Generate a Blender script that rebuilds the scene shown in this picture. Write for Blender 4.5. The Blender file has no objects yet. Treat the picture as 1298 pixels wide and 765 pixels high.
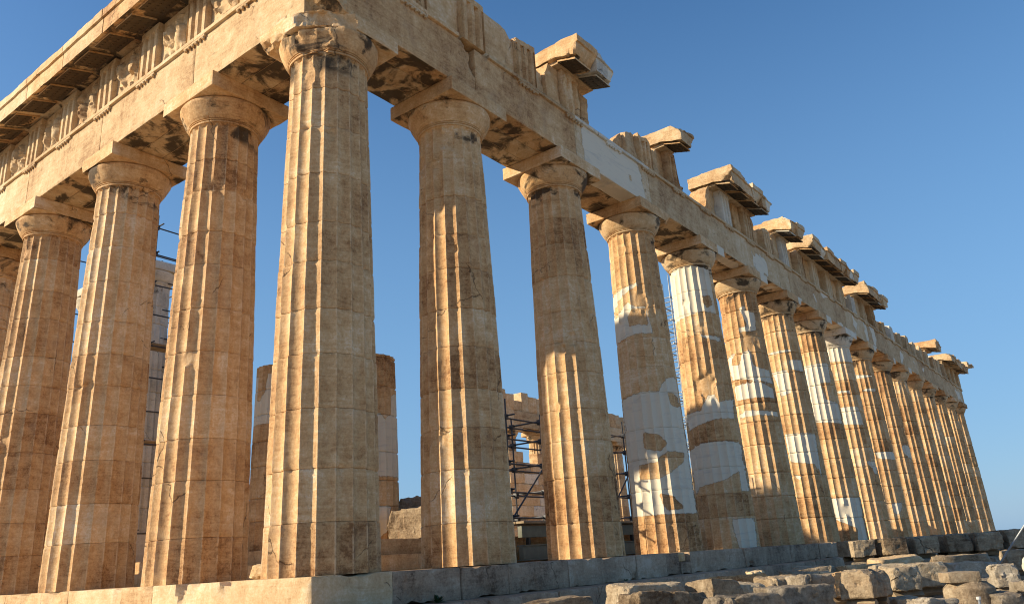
import bpy, math, random
import numpy as np
from mathutils import Vector, Matrix
R_=math.radians
SC=bpy.context.scene; COL=SC.collection
# ---------------------------------------------------------------- camera
cam_d=bpy.data.cameras.new('camera'); cam=bpy.data.objects.new('camera',cam_d); COL.objects.link(cam); SC.camera=cam
def look(az,pitch,roll):
    f=np.array([math.cos(az)*math.cos(pitch),math.sin(az)*math.cos(pitch),math.sin(pitch)])
    r=np.cross(f,[0,0,1]); r/=np.linalg.norm(r); u=np.cross(r,f)
    rr=math.cos(roll)*r+math.sin(roll)*u; uu=-math.sin(roll)*r+math.cos(roll)*u
    return f,rr,uu
f_,r_,u_=look(.6423,.3166,-.0632)
cam.matrix_world=Matrix(((r_[0],u_[0],-f_[0],-7.8375),(r_[1],u_[1],-f_[1],-9.8345),(r_[2],u_[2],-f_[2],.029),(0,0,0,1)))
cam_d.sensor_fit='HORIZONTAL'; cam_d.sensor_width=36; cam_d.lens=36*1000.9/1298
cam_d.clip_start=.1; cam_d.clip_end=6000
# ---------------------------------------------------------------- light
SUN_AZ,SUN_EL=137.0,25.0
w=bpy.data.worlds.new('World'); SC.world=w; w.use_nodes=True
wn=w.node_tree; bg=wn.nodes['Background']
sky=wn.nodes.new('ShaderNodeTexSky'); sky.sky_type='NISHITA'; sky.sun_disc=False
sky.sun_elevation=R_(SUN_EL); sky.sun_rotation=R_(90-SUN_AZ)
sky.altitude=150; sky.air_density=1.0; sky.dust_density=.7; sky.ozone_density=2.5
tc=wn.nodes.new('ShaderNodeTexCoord'); sx=wn.nodes.new('ShaderNodeSeparateXYZ'); wn.links.new(tc.outputs['Generated'],sx.inputs[0])
mr=wn.nodes.new('ShaderNodeMapRange'); mr.interpolation_type='SMOOTHSTEP'; wn.links.new(sx.outputs[2],mr.inputs['Value'])
for k_,x_ in zip(('From Min','From Max','To Min','To Max'),(-.03,.80,.80,0)): mr.inputs[k_].default_value=x_
mx=wn.nodes.new('ShaderNodeMix'); mx.data_type='RGBA'; wn.links.new(mr.outputs[0],mx.inputs['Factor']); wn.links.new(sky.outputs[0],mx.inputs['A']); mx.inputs['B'].default_value=(1.95,3.0,4.3,1)
hs=wn.nodes.new('ShaderNodeHueSaturation'); hs.inputs['Saturation'].default_value=1.24; hs.inputs['Hue'].default_value=.502; hs.inputs['Value'].default_value=1.0; wn.links.new(mx.outputs['Result'],hs.inputs['Color']); wn.links.new(hs.outputs[0],bg.inputs[0]); bg.inputs[1].default_value=.112
sl=bpy.data.lights.new('sun','SUN'); sun=bpy.data.objects.new('sun',sl); COL.objects.link(sun)
sl.energy=5.0; sl.angle=R_(.55); sl.color=(1,.835,.59)
sv=Vector((math.cos(R_(SUN_AZ))*math.cos(R_(SUN_EL)),math.sin(R_(SUN_AZ))*math.cos(R_(SUN_EL)),math.sin(R_(SUN_EL))))
sun.rotation_euler=sv.to_track_quat('Z','Y').to_euler(); sun.location=sv*60
SC.view_settings.view_transform='Standard'; SC.view_settings.look='None'
SC.view_settings.exposure=0.56; SC.view_settings.gamma=1; SC.view_settings.use_curve_mapping=False
SC.render.engine='CYCLES'; SC.cycles.pixel_filter_type='BLACKMAN_HARRIS'; SC.cycles.filter_width=1.05; SC.cycles.max_bounces=6; SC.cycles.diffuse_bounces=4
# ---------------------------------------------------------------- numpy noise
def _h(ix,iy,iz,s):
    n=(ix.astype(np.uint32)*np.uint32(374761393)+iy.astype(np.uint32)*np.uint32(668265263)+iz.astype(np.uint32)*np.uint32(2147483647)+np.uint32((s*1274126177)&0xffffffff))
    n=(n^(n>>np.uint32(13)))*np.uint32(1274126177); n=n^(n>>np.uint32(16)); n=n*np.uint32(2246822519); n=n^(n>>np.uint32(15))
    return n.astype(np.float64)/4294967295.0
def vn(P,s=0):
    P=P+np.array([113.7,71.3,57.9]); i=np.floor(P).astype(np.int64); f=P-i; f=f*f*(3-2*f); o=0
    for a in (0,1):
        for b in (0,1):
            for c in (0,1):
                wt=(f[:,0] if a else 1-f[:,0])*(f[:,1] if b else 1-f[:,1])*(f[:,2] if c else 1-f[:,2])
                o=o+wt*_h(i[:,0]+a,i[:,1]+b,i[:,2]+c,s)
    return o*2-1
def fbm(P,o=3,s=0,g=.5):
    t=0;a=1;m=0
    for k in range(o):
        t=t+a*vn(P*(2.03**k),s+k*17); m+=a; a*=g
    return t/m*1.4
def sstep(a,b,x):
    t=np.clip((x-a)/(b-a),0,1); return t*t*(3-2*t)
# ---------------------------------------------------------------- materials
def newmat(n):
    m=bpy.data.materials.new(n); m.use_nodes=True; return m,m.node_tree.nodes,m.node_tree.links
class NB:
    def __init__(s,m): s.N=m.node_tree.nodes; s.L=m.node_tree.links
    def put(s,inp,v):
        if isinstance(v,bpy.types.NodeSocket): s.L.new(v,inp)
        else: inp.default_value=v
    def math(s,op,a,b=0,clamp=False):
        n=s.N.new('ShaderNodeMath'); n.operation=op; n.use_clamp=clamp; s.put(n.inputs[0],a); s.put(n.inputs[1],b); return n.outputs[0]
    def vmul(s,v,k):
        n=s.N.new('ShaderNodeVectorMath'); n.operation='MULTIPLY'; s.L.new(v,n.inputs[0]); n.inputs[1].default_value=k; return n.outputs[0]
    def noise(s,v,sc,d=4,r=.55,dist=0):
        n=s.N.new('ShaderNodeTexNoise'); s.L.new(v,n.inputs['Vector']); n.inputs['Scale'].default_value=sc; n.inputs['Detail'].default_value=d
        n.inputs['Roughness'].default_value=r; n.inputs['Distortion'].default_value=dist; return n.outputs['Fac']
    def rng(s,v,a,b,c=0,d=1,smooth=True):
        n=s.N.new('ShaderNodeMapRange'); n.interpolation_type='SMOOTHSTEP' if smooth else 'LINEAR'
        s.put(n.inputs['Value'],v)
        for k,x in zip(('From Min','From Max','To Min','To Max'),(a,b,c,d)): n.inputs[k].default_value=x
        return n.outputs['Result']
    def mix(s,f,a,b,mode='MIX'):
        n=s.N.new('ShaderNodeMix'); n.data_type='RGBA'; n.blend_type=mode
        s.put(n.inputs['Factor'],f); s.put(n.inputs['A'],a); s.put(n.inputs['B'],b); return n.outputs['Result']
    def ramp(s,v,st):
        n=s.N.new('ShaderNodeValToRGB'); s.L.new(v,n.inputs[0]); e=n.color_ramp.elements
        while len(e)<len(st): e.new(.5)
        for q,(p,c) in zip(e,st): q.position=p; q.color=(*c,1)
        return n.outputs[0]
def stone(name,stops,white=(.73,.66,.52),bump=.5,stain=.6,veins=1.0,grey=.5):
    m,N,L=newmat(name); b=NB(m); bs=N['Principled BSDF']
    at=N.new('ShaderNodeAttribute'); at.attribute_name='st'
    sp=N.new('ShaderNodeSeparateXYZ'); L.new(at.outputs['Vector'],sp.inputs[0]); wm,soot,tone=sp.outputs
    pos=N.new('ShaderNodeNewGeometry').outputs['Position']
    big=b.noise(pos,.55,5,.6,.3); mid=b.noise(pos,3.2,10,.74,.6); fine=b.noise(pos,34,3,.7)
    # bedding of the marble: long thin bands, tilted
    mp=N.new('ShaderNodeMapping'); L.new(pos,mp.inputs[0]); mp.inputs['Rotation'].default_value=(.42,.5,.1); mp.inputs['Scale'].default_value=(.9,.9,6.5)
    bed=b.noise(mp.outputs[0],1.0,10,.72,2.2)
    ver=b.noise(b.vmul(pos,(5,5,.5)),1.0,8,.72,.6)
    v=b.math('ADD',b.math('MULTIPLY',big,.32),b.math('MULTIPLY',mid,.34))
    v=b.math('ADD',v,b.math('MULTIPLY',bed,.22)); v=b.math('ADD',v,b.math('MULTIPLY',ver,.14))
    v=b.math('ADD',v,b.math('MULTIPLY',tone,.042)); v=b.math('ADD',v,b.math('MULTIPLY',b.math('SUBTRACT',b.noise(pos,21,7,.85),.5),.34)); v=b.math('SUBTRACT',v,.03)
    v=b.rng(v,.365,.60,0,1,False)
    c=b.ramp(v,stops)
    arris=b.rng(at.outputs['Alpha'],.84,.97); c=b.mix(b.math('MULTIPLY',arris,b.rng(b.noise(pos,6,6,.7),.42,.60,.0,.5)),c,(.80,.62,.40,1))
    # pale abraded scratches and greyish film
    scr=b.rng(b.noise(pos,7,12,.75,.6),.57,.66); sel=b.rng(b.noise(pos,.8,3,.5),.45,.65)
    c=b.mix(b.math('MULTIPLY',b.math('MULTIPLY',scr,sel),.42),c,(.68,.51,.34,1))
    gf=b.rng(b.noise(pos,1.1,6,.65,.5),.52,.70)
    c=b.mix(b.math('MULTIPLY',gf,grey*.6),c,(.47,.345,.225,1))
    # rusty and dark stains with soft rims
    ds=b.rng(b.noise(b.vmul(pos,(1,1,.6)),2.3,12,.76,.3),.60,.67); c=b.mix(b.math('MULTIPLY',ds,stain*.55),c,(.19,.10,.05,1))
    rs=b.rng(b.noise(b.vmul(pos,(2.2,2.2,.5)),1.3,6,.65,.4),.62,.72); c=b.mix(b.math('MULTIPLY',rs,stain*.5),c,(.42,.20,.085,1))
    pit=b.rng(b.noise(pos,19,5,.8),.625,.69); c=b.mix(b.math('MULTIPLY',pit,.6),c,(.11,.06,.03,1))
    # thin cracks
    vo=N.new('ShaderNodeTexVoronoi'); vo.feature='DISTANCE_TO_EDGE'; vo.inputs['Scale'].default_value=.42
    dn=N.new('ShaderNodeTexNoise'); dn.inputs['Scale'].default_value=1.7; dn.inputs['Detail'].default_value=6; L.new(pos,dn.inputs['Vector'])
    va=N.new('ShaderNodeVectorMath'); va.operation='MULTIPLY_ADD'; L.new(dn.outputs['Color'],va.inputs[0]); va.inputs[1].default_value=(.55,.55,.55); L.new(pos,va.inputs[2]); L.new(va.outputs[0],vo.inputs['Vector'])
    cr=b.rng(vo.outputs['Distance'],.0,.006,1,0); cm=b.math('MULTIPLY',cr,b.rng(b.noise(pos,.9,2),.56,.60))
    c=b.mix(b.math('MULTIPLY',cm,.75),c,(.07,.04,.02,1))
    # inserts of new marble
    wj=b.math('ADD',wm,b.math('MULTIPLY',b.math('SUBTRACT',b.noise(pos,9,7,.75),.5),.15)); wf=b.rng(wj,-.006,.006)
    gv=b.rng(b.noise(mp.outputs[0],.8,8,.65,1.6),.50,.70); nw=b.mix(b.math('MULTIPLY',gv,.55),(*white,1),(.47,.45,.41,1))
    nw=b.mix(b.math('MULTIPLY',mid,.35),nw,(.58,.53,.44,1))
    c=b.mix(wf,c,nw)
    edge=b.rng(b.math('ABSOLUTE',wj),.0,.012,1,0); edge=b.math('MULTIPLY',edge,b.rng(b.math('ABSOLUTE',wm),.0,.0001)); c=b.mix(b.math('MULTIPLY',edge,.55),c,(.10,.06,.03,1))
    # black crust left by soot on undersides
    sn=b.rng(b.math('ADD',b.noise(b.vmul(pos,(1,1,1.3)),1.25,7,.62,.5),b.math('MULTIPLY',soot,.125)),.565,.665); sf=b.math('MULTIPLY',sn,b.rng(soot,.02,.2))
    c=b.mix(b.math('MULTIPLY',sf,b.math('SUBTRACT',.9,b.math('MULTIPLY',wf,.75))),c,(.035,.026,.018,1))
    L.new(c,bs.inputs['Base Color']); bs.inputs['Roughness'].default_value=.82; bs.inputs['Specular IOR Level'].default_value=.25
    h=b.math('ADD',b.math('MULTIPLY',mid,.40),b.math('MULTIPLY',b.noise(pos,11,9,.78),.55)); h=b.math('ADD',h,b.math('MULTIPLY',fine,.16))
    h=b.math('ADD',h,b.math('MULTIPLY',bed,.25)); h=b.math('SUBTRACT',h,b.math('MULTIPLY',pit,.18)); h=b.math('SUBTRACT',h,b.math('MULTIPLY',cm,.5))
    h=b.math('MULTIPLY',h,b.math('SUBTRACT',1,b.math('MULTIPLY',wf,.6)))
    bp=N.new('ShaderNodeBump'); bp.inputs['Strength'].default_value=bump; bp.inputs['Distance'].default_value=.05; L.new(h,bp.inputs['Height']); L.new(bp.outputs[0],bs.inputs['Normal'])
    return m
HON=[(0,(.24,.118,.048)),(.25,(.455,.262,.118)),(.55,(.60,.38,.185)),(.8,(.69,.485,.275)),(1,(.77,.61,.42))]
PAL=[(0,(.30,.17,.078)),(.32,(.50,.335,.177)),(.62,(.60,.44,.257)),(1,(.71,.58,.40))]
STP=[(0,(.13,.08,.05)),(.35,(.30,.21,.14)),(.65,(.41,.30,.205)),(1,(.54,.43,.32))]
GRY=[(0,(.10,.08,.058)),(.32,(.25,.205,.15)),(.64,(.38,.325,.25)),(1,(.58,.52,.42))]
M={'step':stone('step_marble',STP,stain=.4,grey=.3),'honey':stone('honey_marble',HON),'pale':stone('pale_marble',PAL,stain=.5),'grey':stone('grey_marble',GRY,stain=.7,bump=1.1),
   'new':stone('new_marble',[(0,(.44,.40,.33)),(.35,(.62,.57,.47)),(.7,(.74,.68,.56)),(1,(.80,.75,.64))],stain=.12,grey=.15,bump=.25),
   'rough':stone('rough_marble',[(0,(.10,.065,.038)),(.28,(.24,.175,.11)),(.62,(.40,.31,.205)),(1,(.58,.49,.35))],stain=.8,bump=1.3)}
def simple(n,col,rough=.6,metal=0,var=.3,sc=6):
    m,N,L=newmat(n); b=NB(m); bs=N['Principled BSDF']; pos=N.new('ShaderNodeNewGeometry').outputs['Position']
    nz=b.noise(pos,sc,6,.65); c=b.mix(b.rng(nz,.35,.65,0,var),(*col,1),tuple(x*.45 for x in col)+(1,))
    L.new(c,bs.inputs['Base Color']); bs.inputs['Roughness'].default_value=rough; bs.inputs['Metallic'].default_value=metal
    bp=N.new('ShaderNodeBump'); bp.inputs['Strength'].default_value=.25; bp.inputs['Distance'].default_value=.01; L.new(nz,bp.inputs['Height']); L.new(bp.outputs[0],bs.inputs['Normal'])
    return m
M['steel']=simple('scaffold_steel',(.07,.075,.085),.5,.5,.5,9)
M['wood']=simple('timber_plank',(.36,.27,.17),.8,0,.6,8)
M['beam']=simple('painted_beam',(.16,.17,.13),.6,0,.4,3)
M['leaf']=simple('leaf_green',(.035,.07,.02),.6,0,.4,9)
M['board']=simple('grey_board',(.27,.25,.22),.7,0,.5,2)
M['hose']=simple('rubber_hose',(.20,.20,.19),.5,0,.3,5)
M['lamp']=simple('lamp_white',(.6,.6,.58),.4,0,.2,5)
M['dark']=simple('dark_metal',(.03,.03,.03),.5,.3,.2,5)
M['net']=simple('scaffold_galvanised',(.30,.33,.36),.5,.4,.3,5)
# ---------------------------------------------------------------- mesh collector
class MB:
    def __init__(s): s.V=[];s.F=[];s.S=[];s.n=0
    def add(s,V,F,st=None,flip=False):
        V=np.asarray(V,float); F=np.asarray(F,np.int64)
        if flip: F=F[:,::-1]
        s.V.append(V); s.F.append(F+s.n); s.n+=len(V)
        if st is None: st=(-1,0,0)
        st=np.asarray(st,float); st=np.concatenate([st,np.zeros(st.shape[:-1]+(1,))],-1) if st.shape[-1]==3 else st; s.S.append(np.tile(st,(len(V),1)) if st.ndim==1 else st)
        return s
    def build(s,name,mat,parent=None,smooth=True,loc=None,sharp=32):
        V=np.concatenate(s.V); F=np.concatenate(s.F); S=np.concatenate(s.S)
        base=np.array(parent_world(parent)) if parent else (np.array(loc) if loc is not None else np.zeros(3))
        me=bpy.data.meshes.new(name); me.vertices.add(len(V)); me.vertices.foreach_set('co',(V-base).astype(np.float32).ravel())
        me.loops.add(F.size); me.loops.foreach_set('vertex_index',F.astype(np.int32).ravel())
        me.polygons.add(len(F)); me.polygons.foreach_set('loop_start',(np.arange(len(F))*4).astype(np.int32))
        try: me.polygons.foreach_set('loop_total',np.full(len(F),4,np.int32))
        except Exception: pass
        me.update(calc_edges=True); me.validate()
        a=me.attributes.new('st','FLOAT_COLOR','POINT')
        if len(me.vertices)==len(S): a.data.foreach_set('color',S.astype(np.float32).ravel())
        me.polygons.foreach_set('use_smooth',np.full(len(me.polygons),smooth)); me.materials.append(mat)
        if smooth: me.set_sharp_from_angle(angle=R_(sharp))
        o=bpy.data.objects.new(name,me); COL.objects.link(o)
        if parent: o.parent=parent
        elif loc is not None: o.location=loc
        return o
def parent_world(p):
    v=Vector((0,0,0))
    while p: v+=p.location; p=p.parent
    return v
def tag(o,label=None,cat=None,group=None,kind=None):
    if label:o['label']=label
    if cat:o['category']=cat
    if group:o['group']=group
    if kind:o['kind']=kind
    return o
def thing(name,label,cat,loc,group=None):
    o=bpy.data.objects.new(name,None); COL.objects.link(o); o.location=loc; o.empty_display_size=.2
    return tag(o,label,cat,group)
def axis(lo,hi,res,r):
    n=max(1,int(round((hi-lo-2*r)/res))) if hi-lo>2.5*r else 1
    mid=np.linspace(lo+r,hi-r,n+1) if hi-lo>2.5*r else np.array([(lo+hi)/2])
    return np.unique(np.concatenate([[lo,lo+r*.35],mid,[hi-r*.35,hi]]))
def gbox(lo,hi,res=.12,r=.02,amp=.0,freq=2.5,seed=0,chips=(),blobs=(),ax=None,fn=None,soot=None,wm=-1,tone=None,edge=0.0,skip=()):
    """weathered block: worn edges, broken corners, displaced faces. returns V,F,st"""
    lo=np.array(lo,float);hi=np.array(hi,float);rs=np.array([res]*3 if np.isscalar(res) else res,float)
    A=[(ax[k] if ax and ax[k] is not None else axis(lo[k],hi[k],rs[k],min(r,.3*(hi[k]-lo[k])))) for k in range(3)]
    V=[];F=[];S=[];n=0
    names=['-x','+x','-y','+y','-z','+z']
    rg=np.random.RandomState(seed)
    if tone is None: tone=rg.uniform(-1,1)
    for k in range(3):
        u,v=[(1,2),(2,0),(0,1)][k]
        for sd in (0,1):
            nm=names[2*k+sd]
            if nm in skip: continue
            U,W=np.meshgrid(A[u],A[v],indexing='ij'); P=np.zeros((U.size,3)); P[:,u]=U.ravel();P[:,v]=W.ravel();P[:,k]=hi[k] if sd else lo[k]
            a,bb=U.shape; I=np.arange(a*bb).reshape(a,bb)
            Q=np.stack([I[:-1,:-1],I[1:,:-1],I[1:,1:],I[:-1,1:]],-1).reshape(-1,4)
            if not sd: Q=Q[:,::-1]
            s=np.zeros((len(P),3)); s[:,0]=wm if np.isscalar(wm) else -1; s[:,2]=tone
            if soot and nm in soot: s[:,1]=soot[nm]
            V.append(P);F.append(Q+n);S.append(s);n+=len(P)
    V=np.concatenate(V);F=np.concatenate(F);S=np.concatenate(S); V0=V.copy()
    # worn edges: rounded box with a radius that changes along the edge
    if r>0:
        rr=r*(1+edge*np.clip(fbm(V0*3.1,3,seed+5),-.6,3)*1.5); rr=np.minimum(rr,.45*np.min(hi-lo))[:,None]
        q=np.clip(V,lo+rr,hi-rr); d=V-q; L=np.linalg.norm(d,axis=1,keepdims=True); mx=np.max(np.abs(d),axis=1,keepdims=True)
        V=np.where(L>1e-9,q+d/np.maximum(L,1e-9)*mx,V)
    if fn is not None: V=fn(V,V0)
    if amp>0:
        D=np.stack([fbm(V0*freq,4,seed+11),fbm(V0*freq,4,seed+23),fbm(V0*freq,4,seed+37)],1); V=V+D*amp
    for (p,nn,rough) in chips:
        nn=np.array(nn,float);nn/=np.linalg.norm(nn); dd=(V-np.array(p))@nn; dd=dd+fbm(V0*4,4,seed+3)*rough
        V=V-np.maximum(dd,0)[:,None]*nn
    for (p,rad,dep) in blobs:
        dv=V0-np.array(p); ds=np.linalg.norm(dv,axis=1)/(rad*(1+.45*fbm(V0*3.5,3,seed+9))); k=np.clip(1-ds,0,1)**.5
        ctr=(lo+hi)/2; dirn=(V-ctr)/(hi-lo); dirn/=np.linalg.norm(dirn,axis=1,keepdims=True)+1e-9
        V=V-dirn*(k*dep)[:,None]
    if not np.isscalar(wm): S[:,0]=wm(V0)
    return V,F,S
def box(lo,hi,res=10,r=.004,**k): return gbox(lo,hi,res,r,**k)
def tube(p0,p1,r,n=8):
    p0=np.array(p0,float);p1=np.array(p1,float);d=p1-p0;L=np.linalg.norm(d);d/=L
    a=np.cross(d,[0,0,1] if abs(d[2])<.9 else [1,0,0]);a/=np.linalg.norm(a);b=np.cross(d,a)
    t=np.linspace(0,2*np.pi,n,endpoint=False); c=np.outer(np.cos(t),a)+np.outer(np.sin(t),b)
    rings=[p0+c*1e-4,p0+c*r,p1+c*r,p1+c*1e-4]; V=np.concatenate(rings);F=[]
    for k in range(3):
        for i in range(n): j=(i+1)%n; F.append((k*n+i,k*n+j,(k+1)*n+j,(k+1)*n+i))
    return V,np.array(F)[:,::-1]
def path(ps,r,n=8):
    ps=np.array(ps,float);V=[];F=[]
    for k,p in enumerate(ps):
        d=ps[min(k+1,len(ps)-1)]-ps[max(k-1,0)];d/=np.linalg.norm(d);a=np.cross(d,[.1,.2,1]);a/=np.linalg.norm(a);b=np.cross(d,a)
        t=np.linspace(0,2*np.pi,n,endpoint=False);V.append(p+r*(np.outer(np.cos(t),a)+np.outer(np.sin(t),b)))
    for k in range(len(ps)-1):
        for i in range(n): j=(i+1)%n;F.append((k*n+i,(k+1)*n+i,(k+1)*n+j,k*n+j))
    return np.concatenate(V),np.array(F)
def swap(V): return V[:,[1,0,2]]          # long-side frame -> short-side frame (mirrored, so faces flip)
# ---------------------------------------------------------------- dimensions
HS=9.57; HC=10.08; HT=10.43; HA_=11.78; HF=13.13
def colx(i): return 1.0 if i==0 else (4.69+4.293*(i-1) if i<16 else 68.5)
def coly(i): return 1.0 if i==0 else (4.69+4.293*(i-1) if i<7 else 29.88)
CAM=np.array([-7.8375,-9.8345])
def polysd(P,poly):
    """signed distance, positive inside; P (n,2)"""
    poly=np.array(poly);n=len(poly);d=np.full(len(P),1e9);ins=np.zeros(len(P),bool)
    for i in range(n):
        a=poly[i];b=poly[(i+1)%n];e=b-a;w_=P-a;t=np.clip((w_@e)/(e@e+1e-12),0,1);q=w_-t[:,None]*e;d=np.minimum(d,(q**2).sum(1))
        c=((a[1]<=P[:,1])&(b[1]>P[:,1]))|((b[1]<=P[:,1])&(a[1]>P[:,1]))
        xx=a[0]+(P[:,1]-a[1])/(b[1]-a[1]+1e-12)*e[0]; ins^=c&(P[:,0]<xx)
    return np.where(ins,1,-1)*np.sqrt(d)
WHITE={
3:[[(-1.07,7.66),(-0.01,7.83),(0.17,7.5),(0.24,7.04),(0.41,6.2),(-0.23,6.23),(-1.01,6.12)],[(-1.01,4.37),(-0.3,4.48),(0.33,4.45),(0.6,4.81),(0.96,4.92),(0.98,4.63),(0.98,3.97),(1.01,2.63),(1.0,1.0),(-0.97,1.01),(-0.99,2.77)]],
4:[[(-1.07,9.45),(-0.72,9.57),(0.06,9.54),(0.91,9.4),(0.89,7.74),(0.33,7.82),(-1.05,7.64)],[(0.03,6.98),(0.82,6.91),(0.86,6.72),(0.12,6.88)],[(-1.05,4.38),(-0.39,4.41),(-0.03,4.88),(0.26,4.89),(0.36,4.63),(0.96,4.74),(0.92,4.09),(0.12,4.07),(-0.95,3.84)],[(-1.06,3.15),(-0.74,3.29),(-0.27,3.37),(0.38,3.4),(0.95,3.27),(0.96,1.73),(0.7,1.73),(0.73,2.37),(0.16,2.1),(-0.83,1.95),(-0.95,1.75)],[(0.21,0.88),(0.96,0.89),(0.95,-0.05),(0.31,-0.01),(0.2,0.56)]],
5:[[(-0.96,7.13),(-0.58,7.14),(-0.86,6.73),(-0.44,6.65),(-0.23,7.1),(0.18,7.17),(0.23,6.57),(0.39,6.49),(0.95,6.35),(0.96,5.85),(0.12,6.01),(-0.87,6.14)],[(-0.87,5.89),(0.35,5.91),(0.96,5.64),(0.92,5.28),(0.24,5.32),(-0.8,5.31)],[(-0.03,8.88),(0.32,8.99),(0.32,8.76),(0.72,8.68),(0.65,7.93),(-0.21,7.92),(-0.22,8.1),(0.28,8.12)],[(-0.76,4.77),(-0.49,4.89),(0.93,4.76),(0.93,4.58),(0.11,4.66),(-0.78,4.64)]],
6:[[(-0.8,7.89),(0.4,7.92),(0.63,7.85),(0.37,7.82),(-0.52,7.77)],[(-0.71,7.02),(0.11,7.05),(0.15,6.8),(0.13,6.05),(-0.4,5.94),(-0.57,6.52)],[(-0.58,4.37),(0.87,4.31),(0.84,3.17),(0.83,2.5),(0.59,3.05),(-0.49,3.21)],[(0.28,7.46),(0.96,7.46),(0.93,6.96),(0.35,7.02)],[(-0.5,2.74),(-0.09,2.58),(-0.26,2.46)]],
7:[[(-0.65,7.94),(0.89,8.0),(0.83,7.06),(0.19,7.05),(0.37,6.25),(0.96,6.11),(0.97,5.12),(-0.46,5.26),(-0.53,6.27)],[(-0.39,1.84),(0.99,1.81),(0.95,-0.08),(0.5,-0.06),(0.62,0.49),(-0.31,0.91)]],
8:[[(-0.63,10.1),(1.25,9.87),(1.14,8.74),(-0.53,8.81)],[(-0.44,6.43),(0.72,6.39),(0.86,5.46),(-0.34,5.54)],[(-0.35,7.27),(0.44,7.23),(0.46,7.09),(-0.38,7.13)],[(0.52,3.69),(1.04,3.64),(0.95,2.93)]],
9:[[(-0.44,8.76),(0.76,8.63),(0.81,8.4),(-0.39,8.53)],[(0.02,7.92),(0.89,7.9),(0.83,7.69),(-0.01,7.78)],[(-0.08,4.43),(0.99,4.42),(1.06,3.98),(0.04,4.07)],[(0.24,1.72),(0.87,1.76),(0.65,1.19),(0.29,1.13)]],
10:[[(0.45,5.15),(1.17,5.08),(1.05,4.23),(0.62,4.56)]],
11:[[(-0.98,1.36),(-0.76,1.45),(-0.8,-0.11),(-0.96,-0.1)]],
}
BROWN={
3:[[(-1.03,7.15),(-0.7,7.47),(-0.02,7.74),(0.28,7.61),(0.26,7.08),(-0.12,7.06),(-0.45,7.26),(-0.95,6.91)],[(-0.51,6.81),(-0.26,7.02),(0.25,7.01),(0.24,6.45),(-0.11,6.52),(-0.46,6.51)],[(0.6,4.42),(0.91,4.38),(0.97,4.01),(0.8,3.99),(0.69,4.07)],[(-0.38,3.31),(-0.13,3.24),(0.15,3.2),(0.37,2.92),(0.12,2.73),(-0.42,2.84)],[(-0.63,2.4),(0.0,2.44),(0.06,2.56),(0.36,2.71),(0.94,2.67),(0.77,2.37),(0.35,2.12),(-0.02,1.98),(-0.68,1.99)],[(-0.08,1.57),(0.18,1.52),(0.4,1.44),(0.61,1.13),(0.13,1.11),(-0.0,1.27)]],
4:[[(0.39,8.38),(0.76,8.42),(0.83,8.09),(0.52,7.95),(0.34,8.14)],[(-1.01,3.55),(-0.1,3.85),(1.02,3.87),(1.0,3.31),(0.0,3.35),(-0.93,3.3)]],
}

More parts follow.
